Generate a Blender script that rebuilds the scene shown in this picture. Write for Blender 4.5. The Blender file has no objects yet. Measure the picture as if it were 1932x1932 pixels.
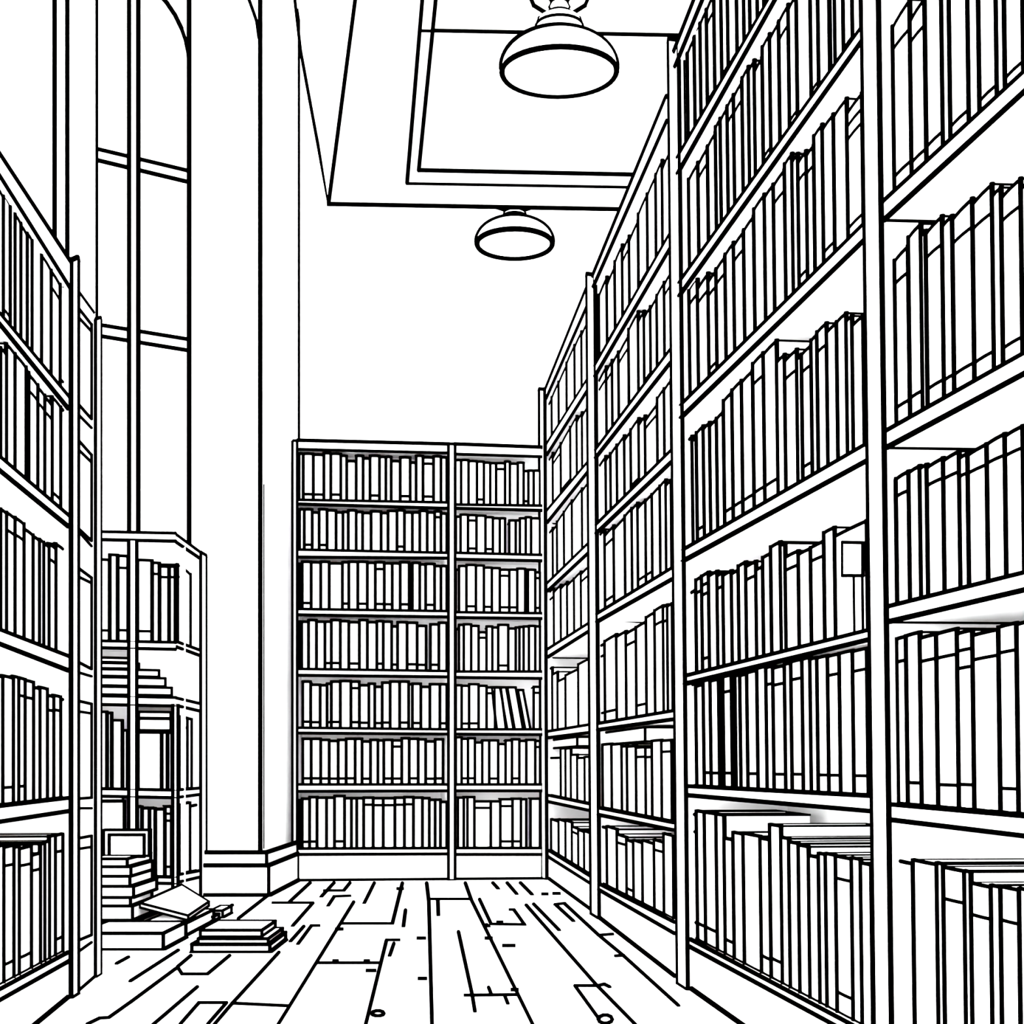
import bpy, math
from mathutils import Vector

# ------------------------------------------------------------------ camera
F = 2500.0                      # focal length in pixels of the 1932 px frame
CX, HY, HC = 966.0, 1437.0, 0.597   # optical axis column, horizon row, eye height
PSI = math.atan(0.1203)
SN, CS = math.sin(PSI), math.cos(PSI)
scene = bpy.context.scene
cam_d = bpy.data.cameras.new('camera')
cam = bpy.data.objects.new('camera', cam_d)
scene.collection.objects.link(cam)
cam_d.sensor_width = 36.0
cam_d.lens = F / 1932.0 * 36.0
cam_d.shift_y = (HY - 966.0) / 1932.0
cam_d.clip_start = 0.02
cam.location = (0, 0, HC)
cam.rotation_euler = (math.pi / 2, 0, -PSI)
scene.camera = cam

# ------------------------------------------------------------------ light
world = bpy.data.worlds.new('sky')
scene.world = world
world.use_nodes = True
bg = world.node_tree.nodes['Background']
bg.inputs['Color'].default_value = (1, 1, 1, 1)
bg.inputs['Strength'].default_value = 1.0
scene.view_settings.view_transform = 'Standard'
scene.view_settings.look = 'None'
scene.view_settings.gamma = 1.0
scene.view_settings.use_curve_mapping = False
scene.view_settings.exposure = 3.35
scene.cycles.max_bounces = 12
scene.cycles.diffuse_bounces = 10


# ------------------------------------------------------------------ materials
def mat(name, lo, hi, scale, glass=False, emit=0.0):
    m = bpy.data.materials.new(name)
    m.use_nodes = True
    nt = m.node_tree
    nt.nodes.clear()
    out = nt.nodes.new('ShaderNodeOutputMaterial')
    if glass:
        t = nt.nodes.new('ShaderNodeBsdfTransparent')
        g = nt.nodes.new('ShaderNodeBsdfGlossy')
        g.inputs['Roughness'].default_value = 0.02
        mx = nt.nodes.new('ShaderNodeMixShader')
        mx.inputs[0].default_value = 0.06
        nt.links.new(t.outputs[0], mx.inputs[1])
        nt.links.new(g.outputs[0], mx.inputs[2])
        nt.links.new(mx.outputs[0], out.inputs[0])
        return m
    tc = nt.nodes.new('ShaderNodeTexCoord')
    no = nt.nodes.new('ShaderNodeTexNoise')
    no.inputs['Scale'].default_value = scale
    rp = nt.nodes.new('ShaderNodeValToRGB')
    rp.color_ramp.elements[0].color = (lo, lo, lo, 1)
    rp.color_ramp.elements[1].color = (hi, hi, hi, 1)
    nt.links.new(tc.outputs['Object'], no.inputs['Vector'])
    nt.links.new(no.outputs[0], rp.inputs[0])
    if emit > 0:
        e = nt.nodes.new('ShaderNodeEmission')
        e.inputs['Strength'].default_value = emit
        nt.links.new(rp.outputs[0], e.inputs['Color'])
        nt.links.new(e.outputs[0], out.inputs[0])
        return m
    d = nt.nodes.new('ShaderNodeBsdfDiffuse')
    nt.links.new(rp.outputs[0], d.inputs['Color'])
    nt.links.new(d.outputs[0], out.inputs[0])
    return m


PLASTER = mat('plaster', .95, .98, 6)
WOOD = mat('painted_wood', .95, .98, 14)
PLANK = mat('floor_board', .95, .98, 4)
CLOTH = mat('book_cloth', .95, .98, 120)
PAPER = mat('paper', .96, .98, 200)
METAL = mat('enamel', .96, .98, 20)
GLASS = mat('glass', 0, 0, 1, glass=True)
BULB = mat('lit_opal_glass', .97, 1, 5, emit=1.0)
INK = mat('black_line', 0.0, 0.0, 5)


# ------------------------------------------------------------------ geometry helpers
def cam_to_world(xc, zc, h):
    return Vector((CS * xc + SN * zc, -SN * xc + CS * zc, h))


def plan(px, zc):
    """floor point seen in column px at distance zc"""
    return cam_to_world((px - CX) / F * zc, zc, 0.0)


def at(px, py, zc):
    """point seen at a pixel at distance zc"""
    return cam_to_world((px - CX) / F * zc, zc, HC + (HY - py) / F * zc)


def at_height(px, py, h):
    zc = (h - HC) * F / (HY - py)
    return cam_to_world((px - CX) / F * zc, zc, h)


def on_floor(px, py, h=0.0):
    return at_height(px, py, h)


def dist(p):
    return max(.3, SN * p.x + CS * p.y)


def lw(p, px):
    return (px + .9) * .5 / F * dist(p)


class MB:
    def __init__(self):
        self.v, self.f, self.m = [], [], []

    def face(self, pts, m=0):
        n = len(self.v)
        self.v += [tuple(p) for p in pts]
        self.f.append(tuple(range(n, n + len(pts))))
        self.m.append(m)

    def hexa(self, a, m=0):
        """a: eight corners, bottom ring then top ring"""
        n = len(self.v)
        self.v += [tuple(p) for p in a]
        for q in ((3, 2, 1, 0), (4, 5, 6, 7), (0, 1, 5, 4), (1, 2, 6, 5), (2, 3, 7, 6), (3, 0, 4, 7)):
            self.f.append(tuple(n + i for i in q))
            self.m.append(m)

    def prism(self, ring, h0, h1, m=0):
        n = len(self.v)
        k = len(ring)
        lo = [(p[0], p[1], h0) for p in ring]
        hi = [(p[0], p[1], h1) for p in ring]
        self.v += lo + hi
        self.f.append(tuple(n + i for i in reversed(range(k))))
        self.f.append(tuple(n + k + i for i in range(k)))
        self.m += [m, m]
        for i in range(k):
            j = (i + 1) % k
            self.f.append((n + i, n + j, n + k + j, n + k + i))
            self.m.append(m)

    def rings(self, rs, m=0, closed=True):
        n = len(self.v)
        k = len(rs[0])
        for r in rs:
            self.v += [tuple(p) for p in r]
        for i in range(len(rs) - 1):
            for j in range(k if closed else k - 1):
                a, b = n + i * k + j, n + i * k + (j + 1) % k
                self.f.append((a, b, b + k, a + k))
                self.m.append(m)

    def line(self, a, b, px=6.0, pxb=None, sides=6, m=1):
        """a black bead from a to b"""
        a, b = Vector(a), Vector(b)
        d = b - a
        if d.length < 1e-5:
            return
        d.normalize()
        up = Vector((0, 0, 1)) if abs(d.z) < .9 else Vector((1, 0, 0))
        s = d.cross(up).normalized()
        t = d.cross(s)
        ra, rb = lw(a, px), lw(b, px if pxb is None else pxb)
        n = len(self.v)
        for c, r in ((a - d * ra * .6, ra), (b + d * rb * .6, rb)):
            for i in range(sides):
                w = 2 * math.pi * i / sides
                self.v.append(tuple(c + s * math.cos(w) * r + t * math.sin(w) * r))
        for i in range(sides):
            j = (i + 1) % sides
            self.f.append((n + i, n + j, n + sides + j, n + sides + i))
            self.m.append(m)
        self.f.append(tuple(n + i for i in reversed(range(sides))))
        self.f.append(tuple(n + sides + i for i in range(sides)))
        self.m += [m, m]

    def path(self, pts, px=6.0, closed=False):
        for i in range(len(pts) - 1):
            self.line(pts[i], pts[i + 1], px)
        if closed:
            self.line(pts[-1], pts[0], px)

    def lined_hexa(self, a, px, edges=None):
        self.hexa(a)
        for i, j in edges or ((0, 1), (1, 2), (2, 3), (3, 0), (4, 5), (5, 6), (6, 7), (7, 4), (0, 4), (1, 5), (2, 6), (3, 7)):
            self.line(a[i], a[j], px)

    def add(self, o):
        n = len(self.v)
        self.v += o.v
        self.f += [tuple(n + i for i in q) for q in o.f]
        self.m += o.m

    def build(self, name, mats, origin=None, parent=None, smooth=False):
        o0 = Vector(origin) if origin is not None else (Vector(parent['_o']) if parent is not None and '_o' in parent else Vector((0, 0, 0)))
        me = bpy.data.meshes.new(name)
        me.from_pydata([(x - o0.x, y - o0.y, z - o0.z) for x, y, z in self.v], [], self.f)
        for m in mats:
            me.materials.append(m)
        me.polygons.foreach_set('material_index', self.m)
        me.update()
        ob = bpy.data.objects.new(name, me)
        scene.collection.objects.link(ob)
        if parent is not None:
            ob.parent = parent
            if origin is not None and '_o' in parent:
                ob.location = o0 - Vector(parent['_o'])
        else:
            ob.location = o0
        ob['_o'] = tuple(o0)
        return ob


def empty(name, loc, label, cat, group=None):
    o = bpy.data.objects.new(name, None)
    scene.collection.objects.link(o)
    o.location = loc
    o['_o'] = tuple(loc)
    o.empty_display_size = .1
    tag(o, label, cat, group)
    return o


def tag(o, label, cat, group=None):
    o['label'], o['category'] = label, cat
    if group:
        o['group'] = group
    return o


def struct(name, mb, mats, label, cat, parent=None):
    o = mb.build(name, mats, parent=parent)
    if parent is None:
        o['kind'] = 'structure'
        o['label'], o['category'] = label, cat
    return o


class Face:
    """an upright front plane: columns xa (distance za) to xb (distance zb) at floor level"""

    def __init__(self, xa, za, xb, zb, lean=0.0):
        self.o, self.e = plan(xa, za), plan(xb, zb)
        d = self.e - self.o
        self.L = d.length
        self.U = d.normalized()
        self.N = Vector((-self.U.y, self.U.x, 0))
        self.V = Vector((0, 0, 1)) - self.N * lean
        self.nrm = self.U.cross(self.V)

    def pt(self, u, d, z):
        return self.o + self.U * u + self.N * d + self.V * z

    def hit(self, px, py, d=0.0):
        c = Vector((0, 0, HC))
        r = at(px, py, 1.0) - c
        q = self.o + self.N * d
        t = (q - c).dot(self.nrm) / r.dot(self.nrm)
        p = c + r * t - q
        z = p.z
        return (p - self.V * z).dot(self.U), z

    def zline(self, a, b, d=0.0):
        ua, za = self.hit(a[0], a[1], d)
        ub, zb = self.hit(b[0], b[1], d)
        k = (zb - za) / (ub - ua)
        return lambda u: za + (u - ua) * k

    def box(self, u0, u1, d0, d1, za0, za1, zb0, zb1):
        """u0..u1, d0..d1, bottoms za0 (at u0) zb0 (at u1), tops za1 zb1"""
        P = self.pt
        return [P(u0, d0, za0), P(u1, d0, zb0), P(u1, d1, zb0), P(u0, d1, za0),
                P(u0, d0, za1), P(u1, d0, zb1), P(u1, d1, zb1), P(u0, d1, za1)]


ORD = ['first', 'second', 'third', 'fourth', 'fifth', 'sixth', 'seventh', 'eighth', 'ninth', 'tenth', 'eleventh', 'twelfth',
       'thirteenth', 'fourteenth', 'fifteenth', 'sixteenth', 'seventeenth', 'eighteenth', 'nineteenth', 'twentieth',
       'twenty-first', 'twenty-second', 'twenty-third']
FRONTAL = ('wide far bookcase', 'narrow far bookcase')
SHELF_BOOKS = []       # collected first, so that the 300 that show largest become things of their own


def queue_row(face, xs, tops, zbase, case, row, d=.015, depth=.2, px=5.5, bands='', below=False, shift=0, group=''):
    """bands: one letter per book: b foot, t head, x both, . none, d double"""
    k = 0
    n = len([t for t in tops if t is not None])
    for i, t in enumerate(tops):
        if t is None:
            continue
        x0, x1 = xs[i], xs[i + 1]
        xm = (x0 + x1) / 2
        u0, _ = face.hit(x0, t, d)
        u1, _ = face.hit(x1, t, d)
        um, zt = face.hit(xm, t, d)
        b = bands[i % len(bands)] if bands else '.'
        ybase = HY - (zbase(um) - HC) / dist(face.pt(um, d, 0)) * F
        vis = max(0, min(x1, 1932) - max(x0, 0)) * max(0, min(ybase, 1932) - max(t, 0))
        SHELF_BOOKS.append(dict(face=face, u0=u0 + .0007, u1=u1 - .0007, zt=zt, zb=zbase, d=d, depth=depth, px=px, band=b, below=below,
                                case=case, row=row, k=k, n=n, vis=vis, w=u1 - u0, h=zt - zbase(um), sh=shift, group=group, bulge=.006 if case in FRONTAL else .0015))
        k += 1


def book_meshes(B):
    f, u0, u1, d, D, px = B['face'], B['u0'], B['u1'], B['d'], B['d'] + B['depth'], B['px']
    zt = B['zt']
    b0, b1 = B['zb'](u0) + .001, B['zb'](u1) + .001
    w = u1 - u0
    bl = min(B['bulge'], .22 * w)
    um = (u0 + u1) / 2
    s = B['sh']

    def P(u, dd, z):
        zz = (z - b0) / max(.05, zt - b0)
        return f.pt(u + s * zz, dd, z)
    bm = (b0 + b1) / 2
    sect = [(u0, d + bl), (u0 + .2 * w, d + bl * .35), (um, d), (u1 - .2 * w, d + bl * .35), (u1, d + bl)]
    base = [b0, b0 * .8 + b1 * .2, bm, b0 * .2 + b1 * .8, b1]
    c = MB()
    pages = None
    if B['below'] and w > .012:
        th = min(.003, w * .18)
        # spine, two boards
        inner = [(u1 - th, d + bl + th), (u0 + th, d + bl + th)]
        ring = sect + inner
        rb = base + [b1, b0]
        n = len(ring)
        lo = [P(u, dd, z) for (u, dd), z in zip(ring, rb)]
        hi = [P(u, dd, zt) for (u, dd) in ring]
        c.face(list(reversed(lo)))
        c.face(hi)
        for i in range(n):
            j = (i + 1) % n
            c.face([lo[i], lo[j], hi[j], hi[i]])
        for a, b in ((u0, u0 + th), (u1 - th, u1)):
            za, zb_ = (b0, b0) if a == u0 else (b1, b1)
            c.hexa([P(a, d + bl, za), P(b, d + bl, zb_), P(b, D, zb_), P(a, D, za),
                    P(a, d + bl, zt), P(b, d + bl, zt), P(b, D, zt), P(a, D, zt)])
        pages = MB()
        e = .0005
        pages.hexa([P(u0 + th + e, d + bl + th + e, b0 + .003), P(u1 - th - e, d + bl + th + e, b1 + .003), P(u1 - th - e, D - .004, b1 + .003), P(u0 + th + e, D - .004, b0 + .003),
                    P(u0 + th + e, d + bl + th + e, zt - .004), P(u1 - th - e, d + bl + th + e, zt - .004), P(u1 - th - e, D - .004, zt - .004), P(u0 + th + e, D - .004, zt - .004)])
        c.line(P(u0, D, zt), P(u1, D, zt), px * .4)
    else:
        ring = sect + [(u1, D), (u0, D)]
        rb = base + [b1, b0]
        n = len(ring)
        lo = [P(u, dd, z) for (u, dd), z in zip(ring, rb)]
        hi = [P(u, dd, zt) for (u, dd) in ring]
        c.face(list(reversed(lo)))
        c.face(hi)
        for i in range(n):
            j = (i + 1) % n
            c.face([lo[i], lo[j], hi[j], hi[i]])
    # black outline
    eo = lw(f.pt(um, d, 1), px) * (.0 if B['case'] in FRONTAL else .35)
    hz = px * (1 if B['case'] in FRONTAL else .82)
    c.line(P(u0, d + bl - eo, b0), P(u0, d + bl - eo, zt), px)
    c.line(P(u1, d + bl - eo, b1), P(u1, d + bl - eo, zt), px)
    for i in range(4):
        c.line(P(sect[i][0], sect[i][1], zt), P(sect[i + 1][0], sect[i + 1][1], zt), hz)
    c.line(P(u0, d + bl, b0 + .001), P(u1, d + bl, b1 + .001), hz * .8)
    c.line(P(u0, d + bl, zt), P(u0, D, zt), hz * .55)
    c.line(P(u1, d + bl, zt), P(u1, D, zt), hz * .55)
    H = zt - bm
    lv = {'b': [.13], 't': [.86], 'x': [.13, .86], 'd': [.8, .9, .14], '.': []}[B['band']]
    for q in lv:
        for i in range(4):
            za, zb_ = base[i] + H * q, base[i + 1] + H * q
            c.line(P(sect[i][0], sect[i][1], za), P(sect[i + 1][0], sect[i + 1][1], zb_), hz * .9)
    return c, pages




def bookcase(name, face, label, uprights, shelves, rail, plinth, depth=.27, px=7.0, top_h=None, end_line=True, ends=(0, None)):
    """shelves: list of (upper_a, upper_b, lower_a, lower_b) pixel pairs on the front plane"""
    root = empty(name, face.pt(0, 0, 0), label, 'bookcase')
    u0, u1 = ends[0], (face.L if ends[1] is None else ends[1])
    zs = []
    for (a, b, c, e) in shelves:
        up, lo = face.zline(a, b), face.zline(c, e)
        m = MB()
        A = face.box(u0, u1, 0, depth, lo(u0), up(u0), lo(u1), up(u1))
        m.hexa(A)
        m.line(A[4], A[5], px)
        m.line(A[0], A[1], px * 1.15)
        if end_line:
            m.line(A[0], A[3], px * .9)
        m.build('shelf', [WOOD, INK], parent=root)
        zs.append(up)
    if rail:
        (a, b, c, e) = rail
        up, lo = face.zline(a, b), face.zline(c, e)
        m = MB()
        A = face.box(u0, u1, -.004, depth, lo(u0), up(u0), lo(u1), up(u1))
        m.hexa(A)
        m.line(A[4], A[5], px * 1.35)
        m.line(A[0], A[1], px)
        m.build('top_rail', [WOOD, INK], parent=root)
        top = max(up(u0), up(u1))
    else:
        top = top_h
    if plinth:
        up = face.zline(*plinth)
        m = MB()
        A = face.box(u0, u1, .004, .03, 0, up(u0), 0, up(u1))
        m.hexa(A)
        m.line(A[0] + Vector((0, 0, .002)), A[1] + Vector((0, 0, .002)), px * 1.7)
        m.line(A[0], A[4], px)
        m.build('plinth', [WOOD, INK], parent=root)
    m = MB()
    m.hexa(face.box(u0, u1, depth, depth + .012, 0, top - .01, 0, top - .01))
    m.build('back_panel', [WOOD], parent=root)
    for up_ in uprights:
        up_(root)
    return root, zs


def upright(fa, ztop, px=7.0, depth=.27, name='upright', round_=.006, out=.006):
    """builds one post between the two ends of face fa"""
    def go(root):
        m = MB()
        L = fa.L
        r = min(round_, L * .35)
        za, zb = ztop if isinstance(ztop, tuple) else (ztop, ztop)
        prof = [(0, 0), (0, za - r), (r, za), (L - r, zb), (L, zb - r), (L, 0)]
        fr = [fa.pt(u, -out, z) for u, z in prof]
        bk = [fa.pt(u, depth, z) for u, z in prof]
        m.face(fr)
        m.face(list(reversed(bk)))
        for i in range(6):
            j = (i + 1) % 6
            m.face([fr[j], fr[i], bk[i], bk[j]])
        for i in range(5):
            m.line(fr[i], fr[i + 1], px)
        m.line(fr[5], fr[0], px)
        m.build(name, [WOOD, INK], parent=root)
    return go


# ------------------------------------------------------------------ the setting
fl = MB()
fl.hexa([(-5, -1.5, -.05), (4, -1.5, -.05), (4, 8.2, -.05), (-5, 8.2, -.05), (-5, -1.5, 0), (4, -1.5, 0), (4, 8.2, 0), (-5, 8.2, 0)])
FLOOR_LINES = [
    [(585, 1666), (546, 1702)], [(515, 1704), (590, 1704), (552, 1747)],
    [(630, 1666), (606, 1692)], [(612, 1681), (648, 1681), (660, 1666)],
    [(619, 1709), (630, 1692), (660, 1691)], [(706, 1666), (687, 1704)],
    [(759, 1666), (740, 1743), (645, 1743)], [(667, 1702), (525, 1932), (470, 2020)], [(765, 1717), (761, 1748)],
    [(601, 1817), (718, 1817)], [(753, 1774), (729, 1774), (690, 1932), (668, 2020)], [(743, 1780), (735, 1803)],
    [(504, 1691), (450, 1733)], [(548, 1776), (573, 1748)], [(562, 1781), (587, 1747), (602, 1747)],
    [(360, 1803), (335, 1824), (344, 1838), (391, 1838), (433, 1803)],
    [(526, 1797), (438, 1893), (405, 1932), (340, 2010)], [(438, 1893), (545, 1898)],
    [(340, 1932), (375, 1892), (427, 1892), (392, 1932)], [(372, 1862), (290, 1932), (230, 1985)],
    [(336, 1793), (246, 1851)], [(242, 1806), (220, 1818)],
    [(331, 1828), (250, 1888), (205, 1920), (188, 1921), (165, 1932)],
    [(805, 1666), (809, 1700), (815, 1932), (817, 2020)], [(809, 1697), (888, 1697)], [(878, 1666), (889, 1697), (1005, 1932), (1045, 2010)],
    [(826, 1698), (827, 1727)], [(905, 1697), (927, 1744), (990, 1745), (970, 1717), (962, 1717)],
    [(918, 1745), (922, 1748)],
    [(865, 1758), (891, 1877), (896, 1908)], [(877, 1878), (975, 1877)], [(922, 1863), (927, 1876)], [(953, 1880), (958, 1893)],
    [(930, 1666), (940, 1677)], [(957, 1666), (975, 1687)], [(982, 1666), (1004, 1688)],
    [(993, 1708), (1125, 1858), (1198, 1932), (1270, 2010)], [(1007, 1706), (1055, 1755)],
    [(1130, 1922), (1085, 1860), (1128, 1860), (1140, 1857), (1150, 1862)],
    [(1048, 1707), (1065, 1705), (1130, 1765), (1176, 1803), (1280, 1897)], [(1048, 1707), (1082, 1738)], [(1130, 1765), (1155, 1763)], [(1162, 1804), (1176, 1803)],
    [(398, 1740), (418, 1722)], [(429, 1714), (438, 1708)],
]
for pl in FLOOR_LINES:
    q = [on_floor(x, y, .003) for x, y in pl]
    fl.path(q, 7.0)
for (x, y, r) in [(1028, 1688, 4), (1050, 1687, 5), (795, 1771, 6), (960, 1785, 10), (700, 1832, 7), (797, 1847, 6), (640, 1754, 5), (755, 1678, 4),
                  (922, 1771, 5), (943, 1741, 4), (692, 1814, 3), (633, 1814, 3), (971, 1868, 5)]:
    a, b = on_floor(x - r, y, .003), on_floor(x + r, y, .003)
    fl.line(a, b, 9)
for (x, y, rx, ry) in [(713, 1912, 11, 5), (1142, 1923, 13, 8)]:
    fl.path([on_floor(x + rx * math.cos(t * math.pi / 5), y + ry * math.sin(t * math.pi / 5), .003) for t in range(10)], 7, closed=True)
struct('floor', fl, [PLANK, INK], 'wide board floor with plank joints and knots', 'floor')

ROOM_H = 4.75
# wall at the end of the aisle
WB = Face(380, 7.02, 1500, 7.3)
m = MB()
m.hexa(WB.box(-.3, WB.L + .4, 0, .1, 0, ROOM_H, 0, ROOM_H))
u_c, _ = WB.hit(563, 700)
m.line(WB.pt(u_c, -.002, 0), WB.pt(u_c, -.002, ROOM_H), 7)
struct('wall_back', m, [PLASTER, INK], 'plain white wall rising behind the far bookcases', 'wall')

# pier between the arched window and the end wall
a, b, c, d = plan(357, 5.95), plan(491, 5.9), plan(561.5, 7.0), plan(357, 7.0)
m = MB()
m.prism([a, b, c, d], 0, ROOM_H)
for p, w in ((a, 10), (b, 9)):
    m.line((p.x, p.y, 0), (p.x, p.y, ROOM_H), w)
m.path([at(466, -20, 5.89), at(470, 0, 5.89), at(478, 22, 5.89), at(484, 40, 5.89), at(488, 70, 5.89)], 6)
m.line(at(497, 915, 5.98), at(497, 1600, 5.98), 3.5)
struct('wall_left_rear', m, [PLASTER, INK], 'tall white pier right of the arched window', 'wall')
m = MB()
zt_, zm_ = HC - 171 * 5.88 / F, HC - 195 * 5.88 / F
ringt = [plan(375, 5.93), plan(375, 5.86), plan(507, 5.86), plan(563, 6.62), plan(556, 6.62), plan(494, 5.93)]
rngm = [plan(375, 5.93), plan(375, 5.88), plan(503, 5.88), plan(561, 6.62), plan(556, 6.62), plan(494, 5.93)]
m.prism(ringt, 0, zm_)
m.prism(rngm, zm_, zt_)
for ring, zz in ((ringt, 0.003), (ringt, zm_), (rngm, zt_)):
    for i in (1, 2):
        p, q = ring[i], ring[i + 1]
        m.line((p.x, p.y, zz), (q.x, q.y, zz), 8.5 if zz > .01 else 12)
m.line((ringt[2].x, ringt[2].y, 0), (ringt[2].x, ringt[2].y, zm_), 6.5)
m.line((rngm[2].x, rngm[2].y, zm_), (rngm[2].x, rngm[2].y, zt_), 6.5)
struct('baseboard_left', m, [WOOD, INK], 'stepped skirting around the foot of the left pier', 'baseboard')

# near piece of the left wall with the splayed reveal of the window
m = MB()
p1, p2 = plan(127, 4.9), plan(180.5, 5.64)
p0, p3 = plan(-700, 4.9), plan(-700, 5.4)
m.prism([p0, p1, p2, plan(140, 5.72), plan(110, 5.0), p3], 0, ROOM_H)
for p, w in ((p1, 8), (p2, 10)):
    m.line((p.x, p.y, 0), (p.x, p.y, ROOM_H), w)
q = plan(103, 4.895)
m.line((q.x, q.y, 0), (q.x, q.y, ROOM_H), 8.5)
struct('wall_left_front', m, [PLASTER, INK], 'white wall left of the arched window', 'wall')
m = MB()
m.prism([cam_to_world(-2.5, 5.4, 0), cam_to_world(-2.6, 5.4, 0), cam_to_world(-1.95, -1.2, 0), cam_to_world(-1.85, -1.2, 0)], 0, ROOM_H)
struct('wall_left', m, [PLASTER], 'white side wall behind the left bookcase', 'wall')
m = MB()
m.prism([Vector((1.45, -1.2)), Vector((1.55, -1.2)), Vector((1.55, 8.0)), Vector((1.45, 8.0))], 0, 2.7)
struct('wall_right', m, [PLASTER], 'white side wall behind the right bookcases', 'wall')

# arched window
WN = Face(-230, 5.287, 357, 5.95)
WX, WY, WR = 154.0, 130.0, 203.0
arc = []
for i in range(0, 25):
    t = math.pi * i / 24
    arc.append(WN.hit(WX + WR * math.cos(t), WY - WR * math.sin(t)))
m = MB()
zc = 5.2
for i in range(24):
    (ua, za), (ub, zb) = arc[i], arc[i + 1]
    m.hexa([WN.pt(ub, 0, zb), WN.pt(ua, 0, za), WN.pt(ua, .12, za), WN.pt(ub, .12, zb),
            WN.pt(ub, 0, ROOM_H), WN.pt(ua, 0, ROOM_H), WN.pt(ua, .12, ROOM_H), WN.pt(ub, .12, ROOM_H)])
m.path([WN.pt(u, -.002, z) for u, z in arc], 8)
ul = arc[-1][0]
m.hexa(WN.box(-1.0, ul, 0, .12, 0, ROOM_H, 0, ROOM_H))
sill = .75
m.hexa(WN.box(ul, WN.L, 0, .12, 0, sill, 0, sill))
struct('wall_left_window', m, [PLASTER, INK], 'slanted wall holding the arched window', 'wall')
win = bpy.data.objects.new('window_1', None)
scene.collection.objects.link(win)
win.location = WN.pt(WN.L / 2, 0, sill)
win['_o'] = tuple(win.location)
win['kind'] = 'structure'
win['label'], win['category'] = 'tall arched window with a slim mullion and two crossbars', 'window'


def arch_top(u):
    best = 0
    for i in range(24):
        (ua, za), (ub, zb) = arc[i], arc[i + 1]
        if min(ua, ub) <= u <= max(ua, ub):
            t = (u - ua) / (ub - ua) if ub != ua else 0
            best = max(best, za + (zb - za) * t)
    return best


for (xa, xb) in ((243.5, 261), (50, 68)):
    m = MB()
    u0, _ = WN.hit(xa, 500, .03)
    u1, _ = WN.hit(xb, 500, .03)
    zt = arch_top((u0 + u1) / 2) - .01
    A = WN.box(u0, u1, .03, .07, sill, zt, sill, zt)
    m.hexa(A)
    m.line(A[0], A[4], 8.5)
    m.line(A[1], A[5], 9)
    m.build('mullion', [WOOD, INK], parent=win)
for (ya0, ya1, yb0, yb1) in ((281, 302, 322, 343), (612, 633, 640, 661)):
    up, lo = WN.zline((182, ya0), (353, yb0), .035), WN.zline((182, ya1), (353, yb1), .035)
    ms = [WN.hit(x, 500, .035)[0] for x in (50, 68, 243, 262)]
    uL, uR = ul + .005, WN.L - .004
    m = MB()
    A = WN.box(uL, uR, .035, .065, lo(uL), up(uL), lo(uR), up(uR))
    m.hexa(A)
    for s0, s1 in ((uL, ms[0]), (ms[1], ms[2]), (ms[3], uR)):
        m.line(WN.pt(s0, .034, up(s0)), WN.pt(s1, .034, up(s1)), 7.5)
        m.line(WN.pt(s0, .034, lo(s0)), WN.pt(s1, .034, lo(s1)), 7.5)
    m.build('glazing_bar', [WOOD, INK], parent=win)
m = MB()
ring = [WN.pt(u, .05, z) for u, z in arc[::2]]
m.face([WN.pt(WN.L - .003, .05, sill)] + ring + [WN.pt(ul + .003, .05, sill)])
m.build('pane', [GLASS], parent=win)

# high ceiling and the dropped ceiling with its sunk panel
m = MB()
m.hexa([(-5, 5.7, ROOM_H), (1.6, 5.7, ROOM_H), (1.6, 6.2, ROOM_H), (-5, 6.2, ROOM_H), (-5, 5.7, ROOM_H + .1), (1.6, 5.7, ROOM_H + .1), (1.6, 6.2, ROOM_H + .1), (-5, 6.2, ROOM_H + .1)])
struct('ceiling', m, [PLASTER], 'high white ceiling band that carries the far lamp', 'ceiling')
ZS = HC + (HY - 383) / F * 5.5
fl_ = at_height(620, 383, ZS)
fr_ = at_height(1400, 397, ZS)
nl = at_height(670, 0, ZS)
dirn = (nl - fl_).normalized()
near = fl_ + dirn * 2.6
nearr = Vector((fr_.x - .0, near.y - .2, ZS))
off = at(545, -100, 5.5) - fl_
h2 = off.z
m = MB()
m.hexa([near, nearr, fr_, fl_, near + off, nearr + Vector((0, 0, h2)), fr_ + Vector((0, 0, h2)), fl_ + off])
m.line(fl_, fr_, 11)
m.line(fl_, near, 7)
m.line(fl_, at(567, 95, 5.5), 6.5)
m.line(at(567, 95, 5.5), fl_ + off, 6.5)
struct('ceiling_dropped', m, [PLASTER, INK], 'lower ceiling block with a slanted left side', 'ceiling')


def C(x, y, dz=-.012):
    return at_height(x, y, ZS + dz)


mo, mi = [C(768, 345), C(1420, 356)], [C(790, 321), C(1420, 334)]
m = MB()
for quad in (((768, 345), (1420, 356), (1420, 334), (790, 321)), ((768, 345), (790, 321), (826, -40), (800, -40))):
    lowq = [C(*q) for q in quad]
    hiq = [p + Vector((0, 0, .014)) for p in lowq]
    m.hexa(lowq + hiq)
m.path([C(800, -40), C(768, 345), C(1420, 356)], 7)
m.path([C(826, -40), C(790, 321), C(1420, 334)], 7)
struct('trim_1', m, [WOOD, INK], 'moulding framing the ceiling panel', 'moulding')
m = MB()
lowq = [C(796, 57), C(1420, 69), C(1420, 52), C(797, 40)]
m.hexa([p + Vector((0, 0, .004)) for p in lowq] + [p + Vector((0, 0, .014)) for p in lowq])
m.line(lowq[0], lowq[1], 6.5)
struct('trim_2', m, [WOOD, INK], 'narrow cross moulding of the ceiling panel', 'moulding')


# ------------------------------------------------------------------ lamps
def circle(c, r, z, n=48):
    return [Vector((c.x + r * math.cos(2 * math.pi * i / n), c.y + r * math.sin(2 * math.pi * i / n), z)) for i in range(n)]


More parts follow.
